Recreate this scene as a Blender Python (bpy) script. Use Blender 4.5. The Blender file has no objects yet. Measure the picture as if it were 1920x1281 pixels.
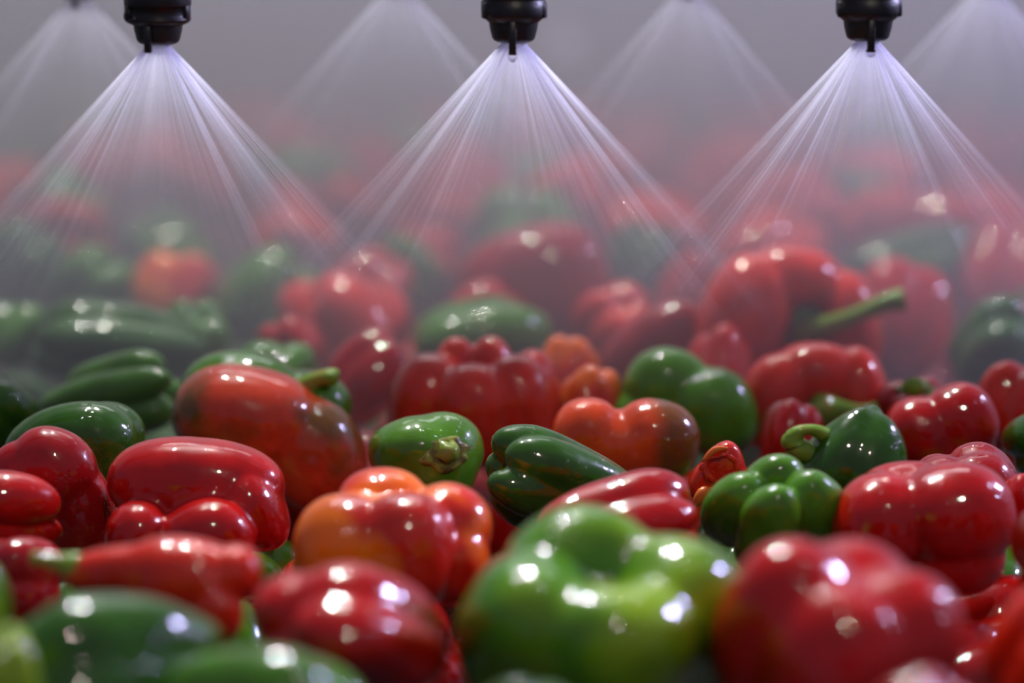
import bpy, math, random
import numpy as np
from mathutils import Vector, Matrix
from mathutils.bvhtree import BVHTree

random.seed(7)
PI = math.pi
SC = bpy.context.scene
COL = SC.collection

# ------------------------------------------------------------------ camera
FPX = 5333.0                      # focal length in pixels of the 1920 wide frame
PITCH = math.atan(0.1726)
PILE = 0.12                       # height of the middle of the top layer of peppers
CAM = Vector((0.0, 0.0, PILE + 0.30))
cam_d = bpy.data.cameras.new('camera')
cam = bpy.data.objects.new('camera', cam_d)
COL.objects.link(cam)
cam.location = CAM
cam.rotation_euler = (PI / 2 - PITCH, 0, 0)
cam_d.sensor_width = 36.0
cam_d.lens = 36.0 * FPX / 1920.0
cam_d.clip_start = 0.05
cam_d.clip_end = 50
cam_d.dof.use_dof = True
cam_d.dof.focus_distance = 1.37
cam_d.dof.aperture_fstop = 2.9
SC.camera = cam

# ------------------------------------------------------------------ world, lights, exposure
SC.view_settings.view_transform = 'Standard'
SC.view_settings.look = 'None'
SC.view_settings.gamma = 1.0
SC.view_settings.use_curve_mapping = False
SC.view_settings.exposure = 0.24
cy = SC.cycles
cy.use_denoising = True
cy.use_adaptive_sampling = True
cy.adaptive_threshold = 0.05
cy.max_bounces = 5
cy.diffuse_bounces = 2
cy.glossy_bounces = 2
cy.transmission_bounces = 4
cy.volume_bounces = 1
cy.transparent_max_bounces = 96
cy.caustics_reflective = False
cy.caustics_refractive = False
cy.sample_clamp_indirect = 4.0

world = bpy.data.worlds.new('world')
SC.world = world
world.use_nodes = True
bg = world.node_tree.nodes['Background']
bg.inputs['Color'].default_value = (0.70, 0.68, 1.0, 1)
bg.inputs['Strength'].default_value = 0.16


def area(name, loc, target, sx, sy, power, color):
    l = bpy.data.lights.new(name, 'AREA')
    l.shape = 'RECTANGLE'
    l.size = sx
    l.size_y = sy
    l.energy = power
    l.color = color
    o = bpy.data.objects.new(name, l)
    o.location = loc
    o.rotation_euler = (Vector(target) - Vector(loc)).to_track_quat('-Z', 'Y').to_euler()
    COL.objects.link(o)
    return o


area('ceiling_lamp', (-0.42, 2.15, 1.75), (0.0, 1.4, 0.1), 0.07, 0.07, 22.0, (1.0, 0.98, 0.94))
area('ceiling_lamp', (-0.10, 2.25, 1.75), (0.0, 1.4, 0.1), 0.07, 0.07, 22.0, (1.0, 0.98, 0.94))
area('side_lamp', (1.35, 1.9, 0.95), (0.1, 1.3, 0.1), 0.07, 0.30, 34.0, (0.62, 0.58, 1.0))
area('front_lamp', (0.25, -0.2, 1.6), (0.0, 1.3, 0.1), 0.06, 0.06, 6.0, (1.0, 0.86, 0.70))


area('ceiling_panel', (0.0, 3.3, 1.9), (0.0, 2.4, 0.1), 1.5, 0.5, 11.0, (0.90, 0.90, 1.0))


# ------------------------------------------------------------------ helpers
CP, SP = math.cos(PITCH), math.sin(PITCH)


def ray(px, py):
    u = (px - 960.0) / FPX
    v = (640.5 - py) / FPX
    return Vector((u, CP + v * SP, -SP + v * CP))


def on_height(px, py, z):
    d = ray(px, py)
    return CAM + d * ((z - CAM.z) / d.z)


def on_depth(px, py, y):
    d = ray(px, py)
    return CAM + d * (y / d.y)


def project(v):
    """v: (n,3) world -> (n,2) pixels and distance"""
    q = v - np.array(CAM)
    f = q[:, 1] * CP - q[:, 2] * SP
    up = q[:, 1] * SP + q[:, 2] * CP
    return 960 + FPX * q[:, 0] / f, 640.5 - FPX * up / f, f


def link(o, parent=None):
    COL.objects.link(o)
    if parent is not None:
        o.parent = parent
    return o


def mesh_obj(name, verts, faces, mat, parent=None, smooth=True):
    me = bpy.data.meshes.new(name)
    me.from_pydata([tuple(map(float, v)) for v in verts], [], [tuple(map(int, f)) for f in faces])
    me.polygons.foreach_set('use_smooth', [smooth] * len(me.polygons))
    if mat:
        me.materials.append(mat)
    me.update()
    return link(bpy.data.objects.new(name, me), parent)


def tag(o, label=None, cat=None, group=None, kind=None):
    for k, v in (('label', label), ('category', cat), ('group', group), ('kind', kind)):
        if v:
            o[k] = v
    return o


def lathe(profile, n=48, cx=0.0, cy_=0.0):
    """profile list of (r,z) from top to bottom -> verts, faces"""
    V, F = [], []
    for r, z in profile:
        for i in range(n):
            a = 2 * PI * i / n
            V.append((cx + r * math.cos(a), cy_ + r * math.sin(a), z))
    for j in range(len(profile) - 1):
        for i in range(n):
            a, b = j * n + i, j * n + (i + 1) % n
            F.append((a, a + n, b + n, b))
    F.append(tuple(range(n)))
    F.append(tuple(range((len(profile) - 1) * n + n - 1, (len(profile) - 1) * n - 1, -1)))
    return V, F


def rbox(x0, x1, y0, y1, z0, z1, r):
    """box with rounded corners in plan (outline of 16 points) and chamfered ends"""
    out = []
    for (cx, cy_, a0) in ((x1 - r, y1 - r, 0), (x0 + r, y1 - r, 90), (x0 + r, y0 + r, 180), (x1 - r, y0 + r, 270)):
        for k in range(4):
            a = math.radians(a0 + 30 * k)
            out.append((cx, cy_, math.cos(a), math.sin(a)))
    V, F = [], []
    for z, s in ((z1, 0.55), (z1 - r * 0.45, 1.0), (z0 + r * 0.45, 1.0), (z0, 0.55)):
        for cx, cy_, c, s_ in out:
            V.append((cx + c * r * s, cy_ + s_ * r * s, z))
    n = len(out)
    for j in range(3):
        for i in range(n):
            a, b = j * n + i, j * n + (i + 1) % n
            F.append((a, a + n, b + n, b))
    F.append(tuple(range(n)))
    F.append(tuple(range(4 * n - 1, 3 * n - 1, -1)))
    return V, F


# ------------------------------------------------------------------ materials
def new_mat(name):
    m = bpy.data.materials.new(name)
    m.use_nodes = True
    nt = m.node_tree
    return m, nt, nt.nodes['Principled BSDF']


def node(nt, t, **kw):
    n = nt.nodes.new(t)
    for k, v in kw.items():
        if k.startswith('in_'):
            n.inputs[k[3:].replace('_', ' ')].default_value = v
        else:
            setattr(n, k, v)
    return n


def skin(name, a, b=None, lo=0.45, hi=0.62, scale=22.0, wet=1.0, rough=0.3, offset=0.0, grad=None):
    """wet pepper skin: colour a with patches of colour b; fine ripples and beads of water on the coat"""
    m, nt, p = new_mat(name)
    L = nt.links.new
    tc = node(nt, 'ShaderNodeTexCoord')
    mp = node(nt, 'ShaderNodeMapping')
    mp.inputs['Location'].default_value = (offset, offset * 0.7, 0)
    L(tc.outputs['Object'], mp.inputs['Vector'])
    fine = node(nt, 'ShaderNodeTexNoise', in_Scale=60.0, in_Detail=3.0)
    L(mp.outputs[0], fine.inputs['Vector'])
    r1 = node(nt, 'ShaderNodeValToRGB')
    r1.color_ramp.elements[0].color = (a[0] * 0.72, a[1] * 0.72, a[2] * 0.72, 1)
    r1.color_ramp.elements[1].color = (min(1, a[0] * 1.2), a[1] * 1.3, a[2] * 1.2, 1)
    r1.color_ramp.elements[0].position = 0.25
    r1.color_ramp.elements[1].position = 0.75
    L(fine.outputs['Fac'], r1.inputs['Fac'])
    col = r1.outputs['Color']
    if b:
        big = node(nt, 'ShaderNodeTexNoise', in_Scale=scale, in_Detail=2.5, in_Roughness=0.5)
        L(mp.outputs[0], big.inputs['Vector'])
        r2 = node(nt, 'ShaderNodeMapRange', in_From_Min=lo, in_From_Max=hi)
        if grad:      # colour b takes over towards one end of the fruit
            sx = node(nt, 'ShaderNodeSeparateXYZ')
            L(tc.outputs['Object'], sx.inputs[0])
            ma = node(nt, 'ShaderNodeMath', operation='MULTIPLY_ADD')
            ma.inputs[1].default_value = grad[0]
            ma.inputs[2].default_value = grad[1]
            L(sx.outputs['X'], ma.inputs[0])
            mb = node(nt, 'ShaderNodeMath', operation='ADD')
            L(ma.outputs[0], mb.inputs[0])
            L(big.outputs['Fac'], mb.inputs[1])
            L(mb.outputs[0], r2.inputs['Value'])
        else:
            L(big.outputs['Fac'], r2.inputs['Value'])
        mx = node(nt, 'ShaderNodeMix', data_type='RGBA')
        L(r2.outputs['Result'], mx.inputs['Factor'])
        L(col, mx.inputs['A'])
        mx.inputs['B'].default_value = (*b, 1)
        col = mx.outputs['Result']
    L(col, p.inputs['Base Color'])
    p.inputs['Roughness'].default_value = rough
    p.inputs['IOR'].default_value = 1.42
    p.inputs['Specular IOR Level'].default_value = 0.10
    p.inputs['Coat Weight'].default_value = wet
    p.inputs['Coat Roughness'].default_value = 0.012
    p.inputs['Coat IOR'].default_value = 1.5
    # ripples
    rip = node(nt, 'ShaderNodeTexNoise', in_Scale=170.0, in_Detail=3.0, in_Roughness=0.6)
    L(tc.outputs['Object'], rip.inputs['Vector'])
    dent = node(nt, 'ShaderNodeTexNoise', in_Scale=42.0, in_Detail=2.0, in_Roughness=0.55)
    L(tc.outputs['Object'], dent.inputs['Vector'])
    b0 = node(nt, 'ShaderNodeBump', in_Strength=0.24, in_Distance=0.004)
    L(dent.outputs['Fac'], b0.inputs['Height'])
    b1 = node(nt, 'ShaderNodeBump', in_Strength=0.13, in_Distance=0.0006)
    L(rip.outputs['Fac'], b1.inputs['Height'])
    L(b0.outputs['Normal'], b1.inputs['Normal'])
    # beads of water
    vor = node(nt, 'ShaderNodeTexVoronoi', in_Scale=330.0)
    L(tc.outputs['Object'], vor.inputs['Vector'])
    bead = node(nt, 'ShaderNodeMapRange', in_From_Min=0.0, in_From_Max=0.42, in_To_Min=1.0, in_To_Max=0.0)
    bead.interpolation_type = 'SMOOTHSTEP'
    L(vor.outputs['Distance'], bead.inputs['Value'])
    where = node(nt, 'ShaderNodeTexNoise', in_Scale=48.0, in_Detail=2.0)
    L(tc.outputs['Object'], where.inputs['Vector'])
    wr = node(nt, 'ShaderNodeMapRange', in_From_Min=0.47, in_From_Max=0.56)
    L(where.outputs['Fac'], wr.inputs['Value'])
    mul = node(nt, 'ShaderNodeMath', operation='MULTIPLY')
    L(bead.outputs['Result'], mul.inputs[0])
    L(wr.outputs['Result'], mul.inputs[1])
    b2 = node(nt, 'ShaderNodeBump', in_Strength=0.7, in_Distance=0.0006)
    L(mul.outputs[0], b2.inputs['Height'])
    L(b1.outputs['Normal'], b2.inputs['Normal'])
    L(b2.outputs['Normal'], p.inputs['Coat Normal'])
    b3 = node(nt, 'ShaderNodeBump', in_Strength=0.10, in_Distance=0.0006)
    L(rip.outputs['Fac'], b3.inputs['Height'])
    L(b0.outputs['Normal'], b3.inputs['Normal'])
    L(b3.outputs['Normal'], p.inputs['Normal'])
    return m


M = {}
M['red'] = skin('red_skin', (0.42, 0.005, 0.004))
M['clear'] = skin('clear_red_skin', (0.58, 0.030, 0.016))
M['leaf'] = skin('leaf_green_skin', (0.075, 0.210, 0.012))
M['deep'] = skin('deep_red_skin', (0.30, 0.006, 0.008))
M['scarlet'] = skin('scarlet_skin', (0.58, 0.020, 0.006))
M['orange'] = skin('orange_skin', (0.72, 0.12, 0.012), (0.60, 0.030, 0.010), 0.48, 0.6, 18)
M['redorange'] = skin('red_skin_orange_patches', (0.56, 0.02, 0.010), (0.85, 0.17, 0.008), 0.45, 0.56, 20, offset=3.1)
M['brownred'] = skin('red_skin_brown_patches', (0.52, 0.045, 0.018), (0.13, 0.055, 0.012), 0.44, 0.60, 24, offset=1.3)
M['turning'] = skin('orange_skin_brown_end', (0.66, 0.06, 0.012), (0.17, 0.055, 0.010), 0.50, 0.70, 16, offset=5.0, grad=(22.0, -0.20))
M['green'] = skin('green_skin', (0.050, 0.155, 0.007))
M['dark'] = skin('dark_green_skin', (0.026, 0.090, 0.007))
M['bright'] = skin('bright_green_skin', (0.065, 0.20, 0.008), (0.22, 0.38, 0.010), 0.46, 0.62, 14)
M['lime'] = skin('lime_skin', (0.24, 0.36, 0.02))
M['flesh'] = skin('orange_flesh', (0.80, 0.17, 0.03), rough=0.4)
M['stem'] = skin('stem_green', (0.16, 0.29, 0.03), (0.26, 0.25, 0.06), 0.5, 0.65, 60, wet=0.7)
M['scar'] = skin('scar_brown', (0.13, 0.10, 0.035), (0.26, 0.30, 0.05), 0.42, 0.58, 160, wet=0.6)
M['calyx'] = skin('calyx_green', (0.10, 0.24, 0.05), wet=0.7)


def simple(name, color, rough, metal=0.0, coat=0.0, bump=0.0, scale=80.0):
    m, nt, p = new_mat(name)
    L = nt.links.new
    tc = node(nt, 'ShaderNodeTexCoord')
    n = node(nt, 'ShaderNodeTexNoise', in_Scale=scale, in_Detail=4.0)
    L(tc.outputs['Object'], n.inputs['Vector'])
    r = node(nt, 'ShaderNodeValToRGB')
    r.color_ramp.elements[0].color = (*[c * 0.75 for c in color], 1)
    r.color_ramp.elements[1].color = (*[min(1, c * 1.25) for c in color], 1)
    L(n.outputs['Fac'], r.inputs['Fac'])
    L(r.outputs['Color'], p.inputs['Base Color'])
    p.inputs['Roughness'].default_value = rough
    p.inputs['Metallic'].default_value = metal
    p.inputs['Coat Weight'].default_value = coat
    if bump:
        b = node(nt, 'ShaderNodeBump', in_Strength=bump, in_Distance=0.001)
        L(n.outputs['Fac'], b.inputs['Height'])
        L(b.outputs['Normal'], p.inputs['Normal'])
    return m


M['plastic'] = simple('black_plastic', (0.004, 0.004, 0.006), 0.42, coat=0.0, bump=0.2, scale=400)
M['belt'] = simple('belt_rubber', (0.02, 0.018, 0.02), 0.85, bump=0.3)
M['steel'] = simple('brushed_steel', (0.30, 0.30, 0.33), 0.4, metal=0.8, bump=0.1, scale=12)
M['wall'] = simple('grey_wall_paint', (0.085, 0.080, 0.098), 0.7, scale=1.6)

m, nt, p = new_mat('water')
p.inputs['Base Color'].default_value = (1, 1, 1, 1)
p.inputs['Roughness'].default_value = 0.0
p.inputs['IOR'].default_value = 1.33
p.inputs['Transmission Weight'].default_value = 1.0
M['water'] = m

m, nt, p = new_mat('lamp_glow')
p.inputs['Base Color'].default_value = (0.6, 0.55, 0.9, 1)
p.inputs['Emission Color'].default_value = (0.60, 0.55, 1.0, 1)
p.inputs['Emission Strength'].default_value = 9.0
M['lamp'] = m

# ------------------------------------------------------------------ setting
WALL_Y = 4.6


def box(x0, x1, y0, y1, z0, z1):
    V = [(x, y, z) for x in (x0, x1) for y in (y0, y1) for z in (z0, z1)]
    return V, [(0, 1, 3, 2), (4, 6, 7, 5), (0, 4, 5, 1), (2, 3, 7, 6), (0, 2, 6, 4), (1, 5, 7, 3)]   # outward


V, F = box(-4, 4, WALL_Y, WALL_Y + 0.1, -0.8, 2.6)
tag(mesh_obj('wall_back', V, F, M['wall'], smooth=False), kind='structure')
V, F = box(-4, 4, -1.5, WALL_Y + 0.1, -0.9, -0.8)
tag(mesh_obj('floor', V, F, M['wall'], smooth=False), kind='structure')
belt = bpy.data.objects.new('conveyor', None)
link(belt)
belt.location = (0, 2.0, 0)
tag(belt, 'dark rubber conveyor belt glimpsed under the pile of wet peppers', 'conveyor')
V, F = box(-1.25, 1.25, -1.35, 2.3, -0.045, -0.012)
mesh_obj('belt', V, F, M['belt'], belt, smooth=False)
for s in (-1, 1):
    V, F = box(s * 1.28 - 0.03, s * 1.28 + 0.03, -1.35, 2.3, -0.12, 0.10)
    mesh_obj('side_rail', V, F, M['steel'], belt, smooth=False)
    for y in (-1.0, 1.9):
        V, F = box(s * 1.28 - 0.03, s * 1.28 + 0.03, y - 0.03, y + 0.03, -0.80, -0.12)
        mesh_obj('leg', V, F, M['steel'], belt, smooth=False)

# lamp far behind, glowing through the mist
lp = on_depth(1062, 84, WALL_Y - 0.06)
lamp = bpy.data.objects.new('wall_lamp', None)
link(lamp)
lamp.location = (lp.x, WALL_Y, lp.z)
tag(lamp, 'small round lavender lamp glowing through mist right of the middle nozzle', 'lamp')
V, F = lathe([(0.02, 0.0), (0.03, 0.01), (0.03, 0.045), (0.022, 0.05)], 24)
hs = mesh_obj('housing', V, F, M['plastic'], lamp)
hs.rotation_euler = (PI / 2, 0, 0)
V, F = lathe([(0.004, 0.0645), (0.012, 0.0625), (0.018, 0.057), (0.020, 0.0495)], 24)
gl = mesh_obj('glass_dome', V, F, M['lamp'], lamp)
gl.rotation_euler = (PI / 2, 0, 0)

# ------------------------------------------------------------------ pepper shapes
NU, NV = 76, 52
_th = (np.arange(NV + 1) / NV) * PI
_ph = np.arange(NU) / NU * 2 * PI


def sphere_dirs():
    d = [(0, 0, 1)]
    for t in _th[1:-1]:
        for p_ in _ph:
            d.append((math.sin(t) * math.cos(p_), math.sin(t) * math.sin(p_), math.cos(t)))
    d.append((0, 0, -1))
    return np.array(d)


DIRS = sphere_dirs()


def sphere_faces():
    F = []
    for i in range(NU):
        F.append((0, 1 + i, 1 + (i + 1) % NU))
    for j in range(NV - 2):
        a = 1 + j * NU
        for i in range(NU):
            F.append((a + i, a + NU + i, a + NU + (i + 1) % NU, a + (i + 1) % NU))
    last = len(DIRS) - 1
    a = 1 + (NV - 2) * NU
    for i in range(NU):
        F.append((last, a + (i + 1) % NU, a + i))
    return F


SFACES = sphere_faces()


def solve(field, dirs, smax=2.6):
    lo = np.zeros(len(dirs))
    hi = np.full(len(dirs), smax)
    for _ in range(26):
        mid = (lo + hi) / 2
        ins = field(dirs * mid[:, None]) < 1.0
        lo = np.where(ins, mid, lo)
        hi = np.where(ins, hi, mid)
    return dirs * lo[:, None]


def std(n=4, H=1.0, taper=0.25, d=0.45, a=0.58, k=11.0, p=2.6, irr=0.12, seed=0, bend=0.0, low=0.0, waist=0.0, cav=0.0):
    """a bell pepper, +z is the stem end; radius about 1, half length H"""
    rs = np.random.RandomState(seed + 100)
    ph = np.arange(n) * 2 * PI / n + rs.uniform(-1, 1, n) * irr * 1.6 + rs.uniform(0, 6)
    aa = a * (1 + rs.uniform(-1, 1, n) * irr * 0.8)
    hh = H * (1 + rs.uniform(-1, 1, n) * irr * 1.3)
    w = rs.uniform(-1, 1, (5, 3)) * 2.2
    wp = rs.uniform(0, 6, 5)

    def field(q):
        z = q[:, 2]
        x = q[:, 0] - bend * (z * z) + low
        y = q[:, 1]
        t = np.clip((z / H + 1) / 2, 0, 1)
        s = (1 - taper) + taper * np.minimum(1, t * 1.25)
        s = s - waist * np.exp(-((t - 0.5) / 0.22) ** 2)
        G = []
        for i in range(n):
            ox, oy = math.cos(ph[i]) * d * s, math.sin(ph[i]) * d * s
            G.append(((x - ox) ** 2 + (y - oy) ** 2) / (aa[i] * s) ** 2 + (np.abs(z) / hh[i]) ** p)
        G = np.array(G)
        mn = G.min(axis=0)
        return mn - np.log(np.exp(-k * (G - mn)).sum(axis=0)) / k

    v = solve(field, DIRS)
    bump = sum(0.013 * np.sin(v @ w[i] * (1 + 0.5 * i) + wp[i]) for i in range(5))
    v = v * (1 + bump)[:, None]
    if cav:
        rho = np.hypot(v[:, 0], v[:, 1])
        v[:, 2] -= np.where(v[:, 2] > 0, cav * np.exp(-(rho / 0.30) ** 2), 0)
    return v, SFACES


def remesh(parts, voxel=0.045, smooth=4):
    """weld overlapping lobes into one skin"""
    V, F = [], []
    for v, f in parts:
        b = len(V)
        V += [tuple(q) for q in v]
        F += [tuple(b + i for i in g) for g in f]
    me = bpy.data.meshes.new('tmp')
    me.from_pydata(V, [], F)
    o = bpy.data.objects.new('tmp', me)
    COL.objects.link(o)
    r = o.modifiers.new('r', 'REMESH')
    r.mode = 'VOXEL'
    r.voxel_size = voxel
    s = o.modifiers.new('s', 'SMOOTH')
    s.factor = 0.5
    s.iterations = smooth
    dg = bpy.context.evaluated_depsgraph_get()
    ev = o.evaluated_get(dg)
    em = ev.to_mesh()
    v = np.array([tuple(q.co) for q in em.vertices])
    f = [tuple(g.vertices) for g in em.polygons]
    ev.to_mesh_clear()
    bpy.data.objects.remove(o)
    bpy.data.meshes.remove(me)
    return v, f


def ell(c, r, rot=(0, 0, 0), p=2.2):
    """rounded lobe at c with half axes r, turned by rot degrees"""
    d = DIRS
    s = (np.abs(d[:, 0]) ** p + np.abs(d[:, 1]) ** p + np.abs(d[:, 2]) ** p) ** (-1 / p)
    v = d * s[:, None] * np.array(r)
    R = np.array(Matrix.Rotation(math.radians(rot[2]), 3, 'Z') @ Matrix.Rotation(math.radians(rot[1]), 3, 'Y') @ Matrix.Rotation(math.radians(rot[0]), 3, 'X'))
    return v @ R.T + np.array(c), SFACES


def tube(path, radii, n=12, square=0.0):
    """swept stalk; path of points, radius at each"""
    P = [Vector(q) for q in path]
    V, F = [], []
    for i, q in enumerate(P):
        t = (P[min(i + 1, len(P) - 1)] - P[max(i - 1, 0)]).normalized()
        side = t.cross(Vector((0.13, 0.21, 1))).normalized() if abs(t.z) < 0.9 else t.cross(Vector((0, 1, 0.1))).normalized()
        up = side.cross(t)
        for k in range(n):
            a = 2 * PI * k / n
            r = radii[i] * (1 + square * math.cos(5 * a))
            V.append(q + side * math.cos(a) * r + up * math.sin(a) * r)
    for i in range(len(P) - 1):
        for k in range(n):
            a, b = i * n + k, i * n + (k + 1) % n
            F.append((a, b, b + n, a + n))
    F.append(tuple(range(n - 1, -1, -1)))
    F.append(tuple(range((len(P) - 1) * n, len(P) * n)))
    return V, F


def spline(pts, m=4):
    """Catmull-Rom through pts"""
    P = [Vector(p) for p in pts]
    P = [P[0] * 2 - P[1]] + P + [P[-1] * 2 - P[-2]]
    out = []
    for i in range(1, len(P) - 2):
        for k in range(m):
            t = k / m
            a, b, c, d = P[i - 1], P[i], P[i + 1], P[i + 2]
            out.append(0.5 * ((2 * b) + (c - a) * t + (2 * a - 5 * b + 4 * c - d) * t * t + (3 * b - a - 3 * c + d) * t ** 3))
    out.append(P[-2])
    return out


def stem_shape(z0=0.62, length=0.6, lean=(0.2, 0.1), r=0.11):
    pts = spline([(0, 0, z0 - 0.12), (lean[0] * 0.15, lean[1] * 0.15, z0 + length * 0.3), (lean[0] * 0.6, lean[1] * 0.6, z0 + length * 0.7), (lean[0], lean[1], z0 + length)], 4)
    n = len(pts)
    rad = []
    for i in range(n):
        t = i / (n - 1)
        rad.append(r * (1.55 - 1.3 * t + 1.15 * t * t) if t < 0.96 else r * 1.25)
    return tube(pts, rad, 12, 0.06)


def calyx_shape(z0=0.62, R=0.36, pts=6):
    V, F = [(0, 0, z0 + 0.07)], []
    n = pts * 6
    for ring, (fr, dz) in enumerate(((0.45, 0.05), (0.8, 0.0), (1.0, -0.03))):
        for i in range(n):
            a = 2 * PI * i / n
            rr = R * fr * (1 + (0.22 * ring / 2) * math.cos(pts * a))
            V.append((rr * math.cos(a), rr * math.sin(a), z0 + dz))
    for i in range(n):
        F.append((0, 1 + i, 1 + (i + 1) % n))
        for r_ in (0, 1):
            a = 1 + r_ * n + i
            b = 1 + r_ * n + (i + 1) % n
            F.append((a, a + n, b + n, b))
    # underside
    c = len(V)
    V.append((0, 0, z0 - 0.10))
    o = 1 + 2 * n
    for i in range(n):
        F.append((c, o + (i + 1) % n, o + i))
    return V, F


def frame_of(axis, twist):
    """rotation matrix whose z column is the stem direction"""
    z = Vector(axis).normalized()
    ref = Vector((0, 0, 1)) if abs(z.z) < 0.95 else Vector((0, -1, 0))
    x = ref.cross(z).normalized()
    y = z.cross(x)
    R = Matrix((x, y, z)).transposed()
    return np.array(R @ Matrix.Rotation(math.radians(twist), 3, 'Z'))


PEPPERS = []      # (object, short name, centre, radius) for the later layers


def place(bbox, shape, mat, label, short, axis=(0, 0, 1), twist=0, stem=None, calyx=True, dz=0.0, extra=(), cat='pepper', group=None, name='bell_pepper'):
    """fit the pepper to the outline it has in the photo, on the height of the pile"""
    x0, x1, y0, y1 = bbox
    v, f = shape
    v = np.asarray(v, float)
    R = frame_of(axis, twist) if axis is not None else np.eye(3)
    w = v @ R.T
    S = np.array([1.0, 1.0, 1.0])
    c = None
    h = y1 - y0 if y1 else (x1 - x0) * 0.9
    scale = 0.045
    cxp, cyp = (x0 + x1) / 2, y0 + h / 2
    for it in range(6):
        c = np.array(on_height(cxp, cyp, PILE + dz)) if it == 0 else c
        px, py, _ = project(w * S * scale + c)
        ww, hh = px.max() - px.min(), py.max() - py.min()
        scale *= (x1 - x0) / ww
        if y1:
            S[2] = min(1.35, max(0.72, S[2] * (h / hh) / ((x1 - x0) / ww)))
        px, py, _ = project(w * S * scale + c)
        th = y1 - y0 if y1 else py.max() - py.min()
        ox = (x0 + x1) / 2 - (px.max() + px.min()) / 2
        oy = y0 - py.min()
        if not y1:
            pass
        cpx, cpy, _ = project(c[None, :])
        c = np.array(on_height(cpx[0] + ox, cpy[0] + oy, PILE + dz))
    verts = w * S * scale
    body = mesh_obj(name, verts, f, M[mat])
    body.location = c
    tag(body, label, cat, group)

    def part(nm, vf, mt, local=True):
        q = np.array([tuple(a) for a in vf[0]], float)
        q = (q @ R.T if local else q) * S * scale
        return mesh_obj(nm, q, vf[1], M[mt], body)
    if stem:
        st = dict(stem)
        cl = st.pop('calyx', calyx)
        cr = st.pop('cr', 0.36)
        part('stem', stem_shape(**st), 'stem')
        if cl:
            part('calyx', calyx_shape(st.get('z0', 0.62), cr), 'calyx')
    for nm, vf, mt in extra:
        part(nm, vf, mt, False if axis is None else True)
    PEPPERS.append((body, short, Vector(c), (x1 - x0) / 2 * float(np.linalg.norm(c - np.array(CAM))) / FPX))
    return body


FRONT, BACK, UP, LEFT, RIGHT = (0, -1, 0), (0, 1, 0), (0, 0, 1), (-1, 0, 0), (1, 0, 0)

# ---- sharp middle rows -----------------------------------------------------
place((725, 1055, 630, 880), remesh([ell((-0.58, -0.05, -0.02), (0.46, 0.52, 0.80), (0, 6, 0), 2.4), ell((-0.02, -0.36, -0.06), (0.48, 0.46, 0.76), (0, 0, 0), 2.4),
      ell((0.53, -0.22, 0.0), (0.42, 0.46, 0.80), (0, -6, 0), 2.4), ell((-0.26, 0.34, 0.12), (0.30, 0.34, 0.82), (0, 3, 0), 2.3), ell((0.22, 0.36, 0.13), (0.30, 0.34, 0.82), (0, -3, 0), 2.3),
      ell((0.74, 0.14, 0.04), (0.30, 0.44, 0.76), (0, -5, 0), 2.4), ell((0.05, 0.0, -0.3), (0.85, 0.6, 0.55))], 0.032, 5), 'clear',
      'red bell pepper standing upside down, crown of bulging lobes on top, sharp at picture centre', 'lobed red pepper at the centre', axis=None)
place((321, 690, 680, 962), remesh([ell((-0.28, 0, 0.16), (0.80, 0.66, 0.62), (0, 14, 0), 2.3), ell((0.42, -0.02, -0.28), (0.56, 0.54, 0.70), (0, -18, 0), 2.2), ell((0.1, 0.1, 0.0), (0.7, 0.5, 0.5), (0, 25, 0))]), 'brownred',
      'large smooth brownish red pepper with matt wet highlight, swelling down to the right', 'large brownish red pepper', axis=None)
place((338, 662, 655, 850), remesh([ell((-0.32, 0, 0.14), (0.70, 0.6, 0.62), (0, 4, 0), 2.2), ell((0.42, 0.1, -0.18), (0.56, 0.55, 0.62), (0, 30, 0))], 0.04, 3), 'green',
      'green pepper with yellow-green stem stub, peeking out behind the large brownish red one', 'green pepper with the stem stub', axis=None, dz=0.012,
      extra=[('stem', tube(spline([(0.42, -0.15, 0.20), (0.58, -0.22, 0.36), (0.74, -0.26, 0.42), (0.86, -0.28, 0.40)], 4), [0.19, 0.17, 0.15, 0.14, 0.125, 0.12, 0.12, 0.125, 0.13, 0.135, 0.14, 0.13, 0.10], 12, 0.1), 'stem')])
place((690, 908, 772, 955), std(3, 0.95, 0.15, 0.30, 0.74, 5, 2.2, 0.1, 11), 'leaf',
      'green pepper facing the viewer with a rough brown scar where its stem broke off', 'green pepper with the scar',
      axis=(0.40, -0.86, 0.30), twist=10, calyx=False,
      extra=[('stem_scar', (lambda z: ([(x * 0.42 * (1 + 0.14 * math.sin(5 * i + 1)), y * 0.42 * (1 + 0.1 * math.sin(7 * i)), z + zz + 0.012 * math.sin(i * 2.3)) for zz, s in ((0.0, 1.0), (0.09, 0.94), (0.11, 0.72)) for i in range(28) for x, y in [(math.cos(i / 28 * 2 * PI) * s, math.sin(i / 28 * 2 * PI) * s * 0.8)]],
                                      [(j * 28 + i, j * 28 + (i + 1) % 28, (j + 1) * 28 + (i + 1) % 28, (j + 1) * 28 + i) for j in range(2) for i in range(28)] + [tuple(range(56, 84))]))(0.84), 'scar'),
             ('stem', tube(spline([(0.02, 0.02, 0.84), (0.05, 0.0, 0.98), (0.14, -0.04, 1.06)], 3), [0.24, 0.24, 0.22, 0.20, 0.18, 0.16, 0.10], 10, 0.15), 'stem')])
place((910, 1215, 795, 1010), std(5, 1.35, 0.30, 0.46, 0.50, 15, 2.3, 0.10, 21), 'dark',
      'dark green ribbed pepper lying on its side, tapering to a tip at the right', 'dark green ribbed pepper',
      axis=(-0.90, -0.28, 0.36), twist=52)
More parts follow.
